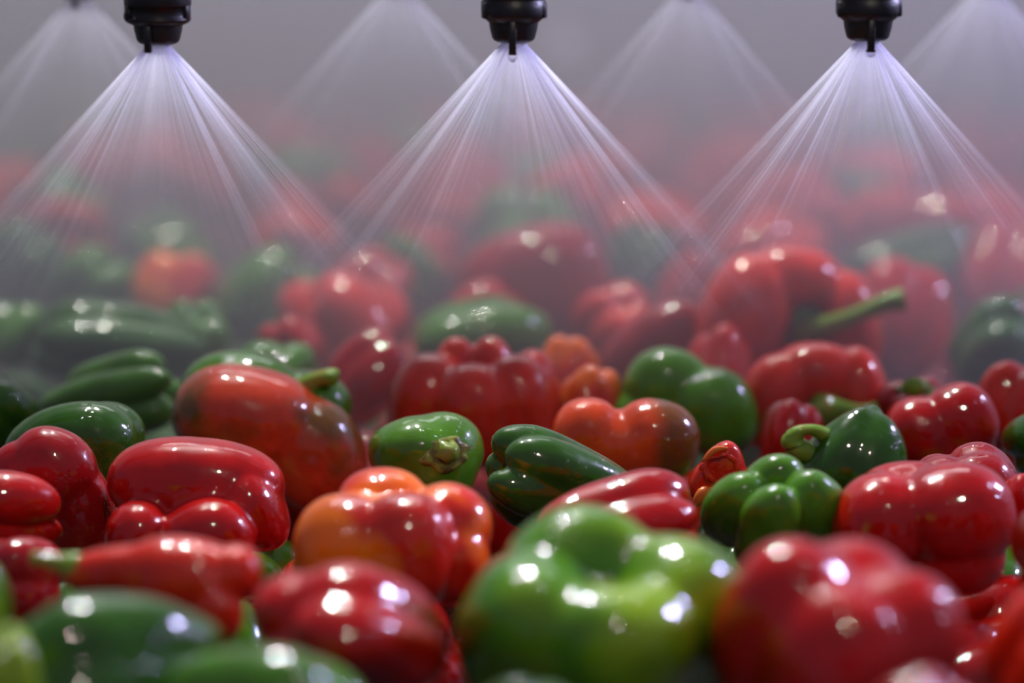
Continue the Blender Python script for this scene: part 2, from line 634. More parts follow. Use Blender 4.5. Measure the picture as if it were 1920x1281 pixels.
place((1033, 1313, 745, 912), remesh([ell((-0.50, 0, 0.06), (0.50, 0.52, 0.56), (0, 0, 0), 2.3), ell((0.42, 0, 0.05), (0.60, 0.55, 0.55), (0, 12, 0), 2.3), ell((-0.05, 0, -0.04), (0.80, 0.53, 0.50))], 0.04, 6), 'turning',
      'orange-red saddle-shaped pepper turning brown at its right end', 'orange-red saddle-shaped pepper', axis=None)
place((1138, 1425, 650, 858), remesh([ell((-0.22, 0.1, 0.28), (0.56, 0.52, 0.62), (0, 20, 0), 2.3), ell((0.42, -0.1, -0.12), (0.58, 0.55, 0.74), (0, -14, 0), 2.3), ell((-0.5, 0.05, -0.25), (0.5, 0.5, 0.5)), ell((0, 0, -0.2), (0.7, 0.5, 0.5))]), 'leaf',
      'bright green pepper with a high left hump and a larger lower right lobe', 'humped bright green pepper', axis=None)
DOME = std(3, 1.05, 0.50, 0.34, 0.68, 5, 2.3, 0.08, 26)
place((1484, 1702, 758, 945), (DOME[0] * np.array([1, -1, -1]) @ np.array(Matrix.Rotation(math.radians(-14), 3, 'Y')), DOME[1]), 'dark',
      'small dark green dome-shaped pepper with a hooked light green stem on its left', 'dome-shaped green pepper with hooked stem', axis=None,
      extra=[('stem', tube(spline([(-0.62, -0.2, 0.02), (-0.82, -0.24, 0.12), (-0.98, -0.26, 0.36), (-0.90, -0.28, 0.58), (-0.68, -0.26, 0.60), (-0.50, -0.22, 0.48)], 5),
                           [0.20 - 0.0026 * i + 0.04 * math.sin(i * 0.28) for i in range(26)], 12, 0.05), 'stem')])
place((1655, 1875, 716, 900), remesh([ell((-0.30, 0, 0.0), (0.66, 0.6, 0.60), (0, 10, 0), 2.3), ell((0.30, 0, 0.20), (0.62, 0.6, 0.64), (0, -25, 0), 2.3), ell((0.2, 0.0, -0.3), (0.7, 0.55, 0.5))]), 'red',
      'glossy red pepper with broken white reflections, right of the dome-shaped green pepper', 'glossy red pepper', axis=None)
place((1822, 2010, 676, 880), std(4, 1.0, 0.2, 0.45, 0.58, 11, 2.5, 0.12, 9), 'scarlet',
      'bright red pepper cut by the right frame edge, rising beside the glossy red one', 'bright red pepper at the right edge',
      axis=(0.4, 0.3, 0.8), twist=70)
place((1640, 1800, 705, 830), std(4, 0.9, 0.2, 0.45, 0.58, 11, 2.5, 0.12, 14), 'deep',
      'red pepper with curled green stem lying on top, tucked behind the glossy red one', 'red pepper with curled stem',
      axis=(0.1, -0.25, 0.9), twist=70, dz=0.0,
      stem=dict(z0=0.80, length=0.26, lean=(0.50, -0.10), r=0.21, cr=0.50))
place((1878, 2040, 765, 900), std(4, 1.0, 0.2, 0.46, 0.55, 12, 2.5, 0.12, 19), 'dark',
      'dark green pepper cut by the right frame edge below a bright red one', 'dark green pepper at the right edge', axis=(0.3, -0.9, 0.3), twist=15)
# broken pepper: outer skin and torn orange flesh
sh = remesh([ell((0.15, 0.05, 0.1), (0.62, 0.5, 0.55), (0, -30, 0), 2.6), ell((-0.35, 0, -0.35), (0.5, 0.45, 0.5), (0, 30, 0), 2.6), ell((0.5, 0, -0.3), (0.45, 0.4, 0.5))], 0.05, 2)


def torn():
    V, F = [], []
    rs = np.random.RandomState(4)
    n = 26
    for j, (fr, dy) in enumerate(((1.0, 0.02), (0.88, -0.10), (0.62, 0.12), (0.15, 0.20))):
        for i in range(n):
            a = 2 * PI * i / n
            jag = 1 + (0.16 * rs.uniform(-1, 1) if j < 2 else 0.05 * rs.uniform(-1, 1))
            V.append((0.02 + 0.55 * fr * jag * math.cos(a), -0.44 + dy + 0.04 * math.sin(3 * a), 0.10 + 0.40 * fr * jag * math.sin(a)))
    for j in range(3):
        for i in range(n):
            a, b = j * n + i, j * n + (i + 1) % n
            F.append((a, b, b + n, a + n))
    F.append(tuple(range(3 * n, 4 * n)))
    return V, F


place((1290, 1407, 826, 950), sh, 'scarlet',
      'small broken scarlet pepper torn open, pale orange flesh showing, wedged between green ones', 'broken scarlet pepper', axis=None,
      extra=[('flesh', torn(), 'scarlet'),
             ('flap', tube(spline([(-0.75, -0.45, -0.85), (-0.5, -0.55, -0.5), (-0.15, -0.55, -0.35)], 4), [0.02, 0.10, 0.15, 0.17, 0.18, 0.17, 0.13, 0.08, 0.02], 10), 'flesh'),
             ('rim', tube(spline([(-0.5, -0.40, 0.28), (-0.15, -0.42, 0.56), (0.25, -0.42, 0.62)], 4), [0.03, 0.06, 0.08, 0.09, 0.09, 0.08, 0.07, 0.05, 0.02], 8), 'flesh')])
# ---- in front of them ---------------------------------------------------
place((1312, 1588, 850, 1075), std(4, 0.95, 0.15, 0.50, 0.50, 16, 2.4, 0.10, 30), 'leaf',
      'green pepper showing its four-lobed blossom end, between broken scarlet and double-lobed red ones', 'four-lobed green pepper',
      axis=(-0.05, 0.42, -0.90), twist=28)
place((195, 545, 818, 1085), remesh([ell((0.02, 0.35, 0.16), (0.98, 0.55, 0.62), (0, 6, 0), 2.3), ell((-0.56, -0.32, -0.32), (0.34, 0.38, 0.44), (0, 8, 0)), ell((0.20, -0.32, -0.36), (0.52, 0.42, 0.50), (0, -30, 0)), ell((0.66, 0.22, -0.10), (0.34, 0.5, 0.60), (0, -20, 0), 2.3), ell((0, 0.3, -0.4), (0.75, 0.5, 0.5))], 0.035, 3), 'red',
      'dark red deeply folded pepper, curved upper lobe arching over two inner lobes', 'deeply folded red pepper', axis=None)
place((-25, 218, 798, 1060), remesh([ell((0.0, 0, 0.25), (0.72, 0.6, 0.62), (0, 20, 0)), ell((0.35, 0.1, -0.35), (0.60, 0.6, 0.75), (0, -12, 0)), ell((-0.45, 0, 0.1), (0.6, 0.5, 0.6))]), 'deep',
      'dull dark red pepper with a dimpled top at the left, sloping down right into shadow', 'dull dark red pepper', axis=None)
place((-95, 118, 880, 1040), std(3, 1.0, 0.1, 0.42, 0.62, 10, 2.3, 0.1, 33), 'red',
      'round red lobe-like pepper cut by the left frame edge, above a darker red one', 'round red pepper at the left edge', axis=(-0.9, -0.3, 0.2), twist=0)
place((-60, 122, 1005, 1180), std(4, 1.0, 0.1, 0.42, 0.60, 10, 2.3, 0.1, 34), 'deep',
      'dark shadowed red pepper low at the left edge, left of the chilli-shaped one', 'shadowed red pepper low at the left', axis=(-0.5, -0.8, 0.2), twist=0, dz=-0.02)
place((112, 492, 1004, 1210), remesh([ell((0.22, 0, 0.02), (0.62, 0.42, 0.42), (0, 8, 0), 2.3), ell((-0.35, 0, 0.12), (0.62, 0.26, 0.24), (0, -6, 0)), ell((0.72, -0.05, 0.10), (0.26, 0.30, 0.28)), ell((0.55, -0.2, -0.28), (0.26, 0.28, 0.32)), ell((0.1, 0, -0.1), (0.5, 0.36, 0.34), (0, 22, 0))], 0.035, 4), 'scarlet',
      'long scarlet chilli-shaped pepper, green stem at its left end, two small lobes at its right', 'long chilli-shaped pepper', axis=None, dz=0.01,
      extra=[('stem', tube(spline([(-0.80, -0.02, 0.14), (-0.98, -0.03, 0.20), (-1.22, -0.02, 0.24)], 4), [0.16, 0.15, 0.13, 0.11, 0.09, 0.08, 0.075, 0.07, 0.075], 10), 'stem')])
place((548, 925, 876, 1150), remesh([ell((-0.42, -0.15, -0.05), (0.54, 0.55, 0.58), (0, 0, 0), 2.4), ell((0.14, -0.22, -0.02), (0.50, 0.5, 0.58), (0, 0, 0), 2.4), ell((-0.10, 0.45, 0.30), (0.46, 0.45, 0.36)), ell((0.52, 0.22, 0.02), (0.46, 0.50, 0.54), (0, 24, 0), 2.3), ell((0.62, -0.02, -0.18), (0.36, 0.42, 0.42), (0, 10, 0))], 0.035, 4), 'redorange',
      'plump red pepper patched with orange, directly behind the large deep red front one', 'orange-patched red pepper', axis=None)
place((1003, 1312, 878, 1080), std(5, 1.1, 0.2, 0.46, 0.52, 14, 2.4, 0.1, 40), 'red',
      'red creased pepper seen just above the rim of the big blurred green one', 'red creased pepper', axis=(0.85, 0.3, 0.15), twist=40)
place((1556, 1908, 864, 1120), remesh([ell((-0.42, 0, -0.02), (0.52, 0.55, 0.60), (0, 14, 0), 2.3), ell((0.32, -0.05, 0.10), (0.62, 0.6, 0.62), (0, -10, 0), 2.3), ell((0.35, -0.02, -0.4), (0.5, 0.5, 0.5)), ell((-0.1, 0.3, 0.15), (0.6, 0.4, 0.5))], 0.04, 3), 'red',
      'big glossy red double-lobed pepper at the right, directly behind the huge blurred red one', 'double-lobed red pepper', axis=None)
place((1712, 1918, 828, 960), std(4, 0.9, 0.1, 0.46, 0.56, 12, 2.4, 0.1, 44), 'deep',
      'flat dark red pepper with small white glints, just above the double-lobed one', 'flat dark red pepper', axis=(-0.3, 0.2, 0.9), twist=10)
place((1872, 2010, 878, 1010), std(4, 0.9, 0.1, 0.46, 0.56, 12, 2.4, 0.1, 45), 'red',
      'red pepper sliver at the right edge, right of the double-lobed red one', 'red sliver at the right edge', axis=(-0.3, 0.2, 0.9), twist=50)
place((1893, 2090, 948, 1180), std(3, 1.0, 0.1, 0.46, 0.56, 12, 2.4, 0.1, 46), 'scarlet',
      'vivid red blurred pepper edge, lower right border of the picture, above a darker one', 'vivid red edge pepper', axis=(0.3, -0.9, 0.2), twist=50)
# ---- blurred front row -----------------------------------------------------
place((852, 1392, 944, 1410), std(4, 0.92, 0.06, 0.46, 0.57, 9, 3.4, 0.08, 51, cav=0.22), 'bright',
      'huge blurred bright green bell pepper at front centre, hollow stem end tilted to the viewer', 'huge green bell pepper',
      axis=(0.05, -0.40, 0.90), twist=-10, stem=dict(z0=0.34, length=0.26, lean=(0.05, 0.05), r=0.15, cr=0.28))
place((1330, 1812, 1008, 1440), std(4, 0.95, 0.12, 0.42, 0.62, 9, 2.4, 0.10, 54), 'red',
      'huge blurred round red pepper at the lower right, with a lavender reflection', 'huge round red pepper', axis=(0.15, -0.3, 0.9), twist=20)
place((470, 838, 1054, 1330), std(4, 1.0, 0.12, 0.40, 0.64, 9, 2.8, 0.10, 57), 'red',
      'large blurred deep red pepper at front, between green ones, two bright reflections on top', 'large deep red front pepper', axis=(-0.6, -0.5, 0.5), twist=20)
place((12, 430, 1112, 1420), std(4, 1.1, 0.2, 0.40, 0.62, 8, 2.3, 0.10, 60), 'dark',
      'blurred dark green pepper in the bottom left corner with white reflections on top', 'dark green corner pepper', axis=(-0.7, -0.5, 0.1), twist=60)
place((285, 690, 1212, 1480), std(4, 1.1, 0.2, 0.42, 0.60, 9, 2.3, 0.10, 61), 'green',
      'blurred green pepper at the bottom edge, just in front of the large deep red one', 'green bottom edge pepper', axis=(0.8, -0.3, 0.0), twist=30, dz=-0.005)
place((-150, 22, 1040, 1290), std(4, 1.1, 0.2, 0.42, 0.60, 9, 2.3, 0.10, 62), 'bright',
      'sliver of a vivid green blurred pepper on the left edge, above the corner', 'green sliver at the left edge', axis=(0.0, -0.3, 0.9), twist=30, dz=0.005)
place((-70, 75, 1172, 1400), std(4, 1.1, 0.2, 0.42, 0.60, 9, 2.3, 0.10, 63), 'lime',
      'yellow-green blurred pepper filling the bottom left corner of the picture', 'yellow-green corner pepper', axis=(0.0, -0.3, 0.9), twist=60, dz=0.01)
place((1838, 2160, 1075, 1400), std(4, 1.0, 0.12, 0.42, 0.60, 10, 2.4, 0.10, 66), 'scarlet',
      'blurred dark orange-red pepper in the bottom right corner beyond the huge red one', 'orange-red corner pepper', axis=(0.4, -0.4, 0.8), twist=30, dz=-0.01)
place((1600, 1830, 1256, 1500), std(4, 1.0, 0.12, 0.42, 0.60, 10, 2.4, 0.10, 67), 'red',
      'blurred red pepper top at the bottom edge, under the huge round red one', 'red bottom edge pepper', axis=(0.4, -0.4, 0.8), twist=0, dz=0.01)
place((860, 1110, 1272, 1500), std(4, 1.0, 0.12, 0.42, 0.60, 10, 2.4, 0.10, 68), 'dark',
      'dark pepper barely entering the bottom edge below the huge green bell pepper', 'dark bottom edge pepper', axis=(0.4, -0.4, 0.8), twist=0, dz=-0.01)
# ---- behind, softening with distance ---------------------------------------
place((8, 292, 752, 960), std(4, 1.2, 0.2, 0.40, 0.62, 8, 2.2, 0.12, 70), 'dark',
      'dark green pepper at the left with a tiny brown stem stub at its right end', 'dark green pepper with brown stub',
      axis=(0.92, -0.1, 0.1), twist=20, stem=dict(z0=0.84, length=0.22, lean=(0.0, 0.02), r=0.10, calyx=False))
place((72, 345, 655, 830), std(4, 1.15, 0.1, 0.50, 0.50, 16, 2.3, 0.14, 73), 'green',
      'green deeply furrowed pepper at the left with long white reflections along its top ridge', 'furrowed green pepper', axis=(0.85, -0.2, 0.25), twist=35)
place((-95, 80, 690, 850), std(4, 1.0, 0.1, 0.44, 0.58, 10, 2.3, 0.1, 74), 'dark',
      'bluish dark green pepper cut by the left edge beside the furrowed one', 'bluish green pepper at the left edge', axis=(-0.5, -0.5, 0.6), twist=35)
place((55, 388, 560, 720), std(5, 1.25, 0.15, 0.47, 0.52, 13, 2.3, 0.1, 77), 'dark',
      'long hazy green ribbed pepper lying across the left, behind the furrowed one', 'long hazy ribbed green pepper', axis=(-0.9, -0.2, 0.15), twist=15)
place((300, 432, 562, 700), std(4, 0.95, 0.15, 0.45, 0.56, 10, 2.3, 0.1, 78), 'green',
      'hazy green pepper with one blue glint, at the right end of the long ribbed one', 'hazy green pepper with blue glint', axis=(0.3, -0.5, 0.6), twist=15)
place((-60, 105, 565, 690), std(4, 0.95, 0.15, 0.45, 0.56, 10, 2.3, 0.1, 79), 'green',
      'hazy green pepper with a small white glint, left edge above the bluish one', 'hazy green pepper at the left edge', axis=(0.3, 0.5, 0.6), twist=15)
place((430, 600, 638, 760), std(4, 0.95, 0.15, 0.42, 0.60, 8, 2.3, 0.1, 80), 'green',
      'pale mist-veiled green pepper right behind the one with the stem stub', 'mist-veiled green pepper', axis=(0.3, 0.5, 0.6), twist=15)
place((600, 765, 616, 800), std(3, 1.1, 0.1, 0.34, 0.68, 5, 2.3, 0.1, 83), 'deep',
      'dull dark red pepper with two lavender glints, left behind the lobed centre one', 'dull dark red pepper with two glints', axis=(0.7, 0.3, 0.5), twist=15)
place((520, 770, 508, 690), std(4, 0.95, 0.12, 0.44, 0.60, 10, 2.4, 0.1, 86), 'scarlet',
      'bright orange-red rounded pepper with one white dot of light, left of centre in mist', 'rounded orange-red pepper', axis=(-0.3, 0.3, 0.8), twist=15)
place((482, 605, 592, 700), std(4, 0.95, 0.12, 0.44, 0.60, 10, 2.4, 0.1, 87), 'red',
      'small dull red pepper tucked at the lower left of the rounded orange-red one', 'small dull red pepper', axis=(-0.3, 0.3, 0.8), twist=15, dz=0.004)
place((768, 1036, 553, 730), std(3, 1.15, 0.12, 0.36, 0.66, 8, 2.2, 0.1, 90), 'green',
      'smooth green pepper with a broad white reflection, right behind the lobed centre one', 'smooth green pepper with broad reflection', axis=(0.9, 0.3, 0.1), twist=25)
place((1008, 1125, 628, 790), std(4, 0.95, 0.12, 0.42, 0.60, 10, 2.3, 0.1, 92), 'orange',
      'plain orange pepper just right of the lobed centre one, upper of two', 'upper orange pepper', axis=(0.2, 0.5, 0.8), twist=25)
place((1046, 1166, 684, 820), std(4, 0.95, 0.12, 0.40, 0.62, 10, 2.3, 0.1, 93), 'orange',
      'orange pepper lower of two, above the orange-red saddle-shaped one', 'lower orange pepper', axis=(0.2, 0.5, 0.8), twist=65)
place((1066, 1235, 528, 700), std(4, 1.0, 0.12, 0.44, 0.58, 10, 2.4, 0.1, 95), 'scarlet',
      'hazy orange-red pepper with two white dots of light, right of the smooth green one', 'hazy orange-red pepper with two dots', axis=(0.2, -0.5, 0.8), twist=25)
place((1115, 1335, 562, 790), remesh([ell((0, 0, 0), (0.95, 0.5, 0.55), (0, -32, 0), 2.3), ell((0.3, 0, -0.3), (0.6, 0.5, 0.6))]), 'deep',
      'dark crimson pepper slanting up to the right above the humped bright green one', 'slanting dark crimson pepper', axis=None)
# big pepper with open stem cavity
ringp = [ell((-0.50, 0.0, 0.10), (0.52, 0.55, 0.85), (0, 14, 0), 2.3), ell((0.05, 0.15, 0.62), (0.55, 0.5, 0.40), (0, 10, 0)),
         ell((0.68, 0.05, 0.0), (0.34, 0.5, 0.72), (0, -8, 0)), ell((0.20, -0.05, -0.55), (0.62, 0.5, 0.36)), ell((0.1, 0.42, 0.0), (0.8, 0.35, 0.8))]
place((1300, 1655, 456, 745), remesh(ringp, 0.04, 3), 'scarlet',
      'big orange-red pepper facing the viewer, long green stem rising right from its deep cavity', 'big orange-red pepper with long stem', axis=None, dz=0.02,
      extra=[('calyx', ell((0.13, -0.02, -0.02), (0.25, 0.16, 0.32), (0, 10, 0)), 'calyx'),
             ('stem', tube(spline([(0.10, -0.12, -0.10), (0.30, -0.42, 0.05), (0.62, -0.62, 0.22), (0.98, -0.68, 0.42), (1.16, -0.68, 0.46)], 5),
                           [0.15 - 0.004 * i + (0.0026 * max(0, i - 10) ** 1.5) for i in range(21)], 12, 0.06), 'stem')])
place((1575, 1788, 480, 730), std(4, 1.05, 0.12, 0.36, 0.66, 8, 2.3, 0.1, 98), 'red',
      'large round hazy red pepper with lavender streak, right behind the long stem', 'round hazy red pepper', axis=(0.2, 0.5, 0.8), twist=25)
place((1388, 1672, 640, 850), remesh([ell((-0.50, -0.1, -0.05), (0.46, 0.5, 0.62), (0, 8, 0), 2.3), ell((0.05, 0, 0.28), (0.60, 0.5, 0.42), (0, 6, 0)), ell((0.62, 0, 0.0), (0.36, 0.5, 0.66), (0, -12, 0)), ell((0.1, 0.35, -0.1), (0.7, 0.4, 0.6))], 0.04, 3), 'scarlet',
      'arched red pepper with a knobbly green stem sheltered under its arch, right of centre', 'arched red pepper', axis=None,
      extra=[('stem', tube(spline([(0.02, -0.40, -0.10), (0.25, -0.66, -0.02), (0.60, -0.76, -0.04), (0.92, -0.78, 0.08)], 5), [0.22, 0.23, 0.22, 0.19, 0.16, 0.13, 0.11, 0.10, 0.10, 0.10, 0.10, 0.10, 0.11, 0.12, 0.13, 0.13], 12, 0.1), 'stem')])
place((1425, 1545, 748, 900), std(4, 0.95, 0.12, 0.42, 0.60, 10, 2.3, 0.1, 101), 'red',
      'dull red pepper below the arched one, left of the dome-shaped green pepper', 'dull red pepper under the arch', axis=(0.2, 0.5, 0.8), twist=25, dz=-0.01)
place((1283, 1410, 606, 780), std(4, 1.05, 0.12, 0.42, 0.60, 10, 2.3, 0.1, 102), 'red',
      'hazy crimson pepper with one long lavender glint, behind the humped bright green one', 'hazy crimson pepper with long glint', axis=(0.2, 0.5, 0.8), twist=45)
place((1775, 1975, 552, 730), std(3, 1.0, 0.12, 0.42, 0.60, 10, 2.3, 0.1, 105), 'dark',
      'hazy dark green pepper at the right with a slanted pale reflection', 'hazy dark green pepper at the right', axis=(0.5, -0.3, 0.7), twist=25)
place((1792, 1990, 412, 610), std(4, 1.0, 0.12, 0.44, 0.58, 10, 2.3, 0.1, 107), 'red',
      'hazy red pepper at the right edge above the hazy dark green one', 'hazy red pepper at the right edge', axis=(0.2, 0.5, 0.8), twist=25)
place((1222, 1345, 468, 640), std(3, 1.1, 0.12, 0.42, 0.60, 10, 2.3, 0.1, 109), 'red',
      'pale misty red pepper with bright white spots, left of the big orange-red one', 'pale misty red pepper with spots', axis=(0.5, 0.5, 0.6), twist=25)
place((838, 1150, 412, 680), remesh([ell((0.1, 0, 0.1), (0.85, 0.6, 0.70), (0, -18, 0), 2.8), ell((-0.3, 0, -0.3), (0.6, 0.5, 0.5), p=2.6)]), 'deep',
      'big block-shaped misty red pepper with one long slanting pale reflection', 'block-shaped misty red pepper', axis=None, dz=0.01)
place((825, 985, 522, 660), std(4, 1.0, 0.12, 0.44, 0.58, 10, 2.3, 0.1, 111), 'red',
      'misty red pepper with a pale glint, directly behind the smooth green one', 'misty red pepper behind the smooth green', axis=(0.5, 0.5, 0.6), twist=25, dz=0.005)
place((1138, 1268, 412, 570), std(4, 1.0, 0.12, 0.44, 0.58, 10, 2.3, 0.1, 112), 'dark',
      'misty dark green pepper right of the block-shaped red one, pale spots on top', 'misty dark green pepper', axis=(0.5, 0.5, 0.6), twist=65)
place((1330, 1560, 388, 560), std(4, 1.0, 0.12, 0.44, 0.58, 10, 2.3, 0.1, 113), 'scarlet',
      'misty orange-red pepper peeking above the big one with the long stem', 'misty orange-red pepper above', axis=(0.5, 0.5, 0.6), twist=5)
place((1575, 1835, 418, 590), std(4, 1.25, 0.12, 0.42, 0.60, 10, 2.3, 0.1, 114), 'dark',
      'long misty grey-green pepper above the round hazy red one', 'long misty grey-green pepper', axis=(0.9, 0.2, 0.2), twist=5)
place((402, 605, 458, 650), std(4, 1.05, 0.12, 0.46, 0.56, 12, 2.3, 0.1, 116), 'green',
      'misty green pepper with two pale reflections, left of the rounded orange-red one', 'misty green pepper with two reflections', axis=(0.4, 0.5, 0.6), twist=35)
place((590, 775, 462, 620), std(4, 1.05, 0.12, 0.46, 0.56, 12, 2.3, 0.1, 117), 'red',
      'pale pinkish misty red pepper directly behind the rounded orange-red one', 'pale pinkish misty pepper', axis=(0.4, 0.5, 0.6), twist=5)
place((248, 405, 470, 640), std(3, 1.05, 0.12, 0.40, 0.62, 10, 2.3, 0.1, 118), 'redorange',
      'misty brick-red pepper with a yellow-orange streak, among green ones on the left', 'misty brick-red pepper', axis=(0.1, 0.5, 0.8), twist=5)
place((262, 395, 422, 520), std(3, 1.05, 0.12, 0.40, 0.62, 10, 2.3, 0.1, 119), 'green',
      'misty grey-green pepper capping the brick-red one, broad pale reflection', 'misty grey-green pepper', axis=(0.7, 0.5, 0.3), twist=5)
place((80, 262, 458, 620), std(4, 1.05, 0.12, 0.45, 0.56, 13, 2.3, 0.1, 121), 'green',
      'misty green pepper on the left with one steep slanting white reflection', 'misty green pepper with slanting reflection', axis=(0.5, -0.4, 0.8), twist=5)
place((-70, 128, 408, 590), std(4, 1.05, 0.12, 0.45, 0.56, 13, 2.3, 0.1, 122), 'dark',
      'misty dark green pepper at the left edge with a pair of round pale spots', 'misty dark green pepper with spot pair', axis=(0.5, -0.4, 0.8), twist=55)
place((472, 640, 378, 520), std(4, 1.05, 0.12, 0.42, 0.60, 9, 2.3, 0.1, 124), 'scarlet',
      'far misty red pepper with one lavender spot, left of two', 'far red pepper with lavender spot', axis=(-0.6, -0.2, 0.5), twist=55)
place((585, 732, 325, 480), std(4, 1.05, 0.12, 0.42, 0.60, 9, 2.3, 0.1, 125), 'red',
      'far misty plain red pepper rising behind the one with the lavender spot', 'far plain red pepper', axis=(-0.6, -0.2, 0.5), twist=5)
place((692, 835, 440, 580), std(4, 1.05, 0.12, 0.42, 0.60, 9, 2.3, 0.1, 126), 'green',
      'faint misty green pepper between two misty red ones, left of the block-shaped one', 'faint misty green pepper', axis=(-0.6, -0.2, 0.5), twist=25)
place((228, 385, 236, 400), std(4, 1.05, 0.12, 0.42, 0.60, 9, 2.3, 0.1, 128), 'scarlet',
      'far orange-red pepper blurred under the left spray, highest on that side', 'far orange-red pepper under the left spray', axis=(-0.6, -0.2, 0.5), twist=25, dz=0.02)
place((318, 465, 272, 430), std(4, 1.05, 0.12, 0.42, 0.60, 9, 2.3, 0.1, 129), 'red',
      'far dusky red pepper blurred under the left spray, lower right of the orange-red one', 'far dusky red pepper under the left spray', axis=(-0.6, -0.2, 0.5), twist=75, dz=0.01)

print('heroes', len(PEPPERS))

# ------------------------------------------------------------------ more peppers: the far pile, and those in the gaps
VAR = [std(n, H, tp, d, a, k, 2.4, 0.12, 200 + i) for i, (n, H, tp, d, a, k) in enumerate([
    (4, 1.0, 0.15, 0.46, 0.56, 12), (3, 1.15, 0.2, 0.40, 0.62, 10), (4, 0.9, 0.1, 0.48, 0.54, 13), (5, 1.05, 0.12, 0.48, 0.50, 13), (3, 0.95, 0.15, 0.40, 0.62, 9)])]
VMESH = {}


def var_mesh(i, mat):
    if (i, mat) not in VMESH:
        v, f = VAR[i]
        me = bpy.data.meshes.new('bell_pepper')
        me.from_pydata([tuple(q) for q in (v * 0.043)], [], f)
        me.polygons.foreach_set('use_smooth', [True] * len(me.polygons))
        me.materials.append(M[mat])
        VMESH[(i, mat)] = me
    return VMESH[(i, mat)]


def auto_pepper(loc, mat, s, rs):
    o = bpy.data.objects.new('bell_pepper', var_mesh(rs.randrange(5), mat))
    link(o)
    o.location = loc
    o.rotation_euler = (rs.uniform(0, 6.28), rs.uniform(0, 6.28), rs.uniform(0, 6.28))
    o.scale = (s, s, s)
    return o


rs = random.Random(11)
auto = []
hero_c = [(p_[2], p_[3]) for p_ in PEPPERS]


def colour_at(x, y):
    px, py, _ = project(np.array([[x, y, PILE]]))
    px, py = float(px[0]), float(py[0])
    green = 0.12
    if px < 420 and py > 420:
        green = 0.75
    elif px < 250:
        green = 0.45
    elif py < 420:
        green = 0.22
    if 1480 < px < 1600 and 340 < py < 440:
        green = 0.8
    if rs.random() < green:
        return rs.choice(['dark', 'green', 'green'])
    return rs.choice(['red', 'red', 'deep', 'scarlet'])


# far top layer, placed where no fitted pepper stands
for zc, ylo, yhi, gap, top in ((PILE + 0.0, 1.95, 3.05, 0.083, True), (0.045, 0.86, 2.3, 0.078, False), (PILE - 0.02, 0.8, 1.95, 0.080, True)):
    tries = 0
    while tries < 9000:
        tries += 1
        y = rs.uniform(ylo, yhi)
        half = 0.20 * y + 0.10
        x = rs.uniform(-half, half)
        z = zc + (rs.uniform(-0.012, 0.015) if top else rs.uniform(0, 0.008))
        s = rs.uniform(0.85, 1.08) * (0.9 if not top else 1.0)
        q = Vector((x, y, z))
        ok = True
        for c, r in hero_c:
            d = q - c
            if d.x * d.x + d.y * d.y + (1.2 if top else 1.5) * d.z * d.z < (min(r, 0.05) + 0.040 * s) ** 2:
                ok = False
                break
        if ok:
            for (c, s2, *_r) in auto:
                if (q - c).length < gap * (s + s2) / 2:
                    ok = False
                    break
        if ok:
            auto.append((q, s, zc, colour_at(x, y)))
made = []
for (q, s, zc, cm) in auto:
    if zc == PILE - 0.02:          # mid-pile fillers sit lower so that they stay behind the outlines
        q = Vector((q.x, q.y, q.z - 0.012))
    made.append([auto_pepper(q, cm, s, rs), q, s, cm, 0])
bpy.context.view_layer.update()

# keep only those of which the picture shows something, and none that covers a fitted pepper
NH = len(PEPPERS)


def soup(objs):
    tv, tf, owner = [], [], []
    for i, o in objs:
        b = len(tv)
        mw = np.array(o.matrix_basis)
        vv = np.empty(len(o.data.vertices) * 3)
        o.data.vertices.foreach_get('co', vv)
        tv.extend(map(tuple, vv.reshape(-1, 3) @ mw[:3, :3].T + mw[:3, 3]))
        for p_ in o.data.polygons:
            tf.append(tuple(b + k for k in p_.vertices))
            owner.append(i)
    return BVHTree.FromPolygons(tv, tf), owner


RAYS = [(px, py, ray(px, py).normalized()) for py in range(225, 1281, 7) for px in range(3, 1920, 7)]
hero_bvh, _o = soup([(i, p_[0]) for i, p_ in enumerate(PEPPERS)])
hero_hit = [hero_bvh.ray_cast(CAM, d, 6)[0] is not None for _a, _b, d in RAYS]
alive = list(range(len(made)))
for turn in range(2):
    bvh, owner = soup([(i, p_[0]) for i, p_ in enumerate(PEPPERS)] + [(NH + j, made[j][0]) for j in alive])
    hits, cover = {}, {}
    for (px, py, d), hh_ in zip(RAYS, hero_hit):
        h = bvh.ray_cast(CAM, d, 6)
        if h[0] is None:
            continue
        k = owner[h[2]]
        hits.setdefault(k, []).append((px, py, h[3]))
        if k >= NH and hh_:
            cover[k] = cover.get(k, 0) + 1
    if turn == 0:
        alive = [j for j in alive if not (cover.get(NH + j, 0) > 6 and made[j][1].z > 0.075)]
kept = [(made[j], hits[NH + j]) for j in alive if len(hits.get(NH + j, [])) >= 2]
keep = {id(k_[0]) for k_ in kept}
for m_ in made:
    if id(m_) not in keep:
        bpy.data.objects.remove(m_[0])
bvh, owner = soup([(i, p_[0]) for i, p_ in enumerate(PEPPERS)] + [(NH + i, k_[0][0]) for i, k_ in enumerate(kept)])
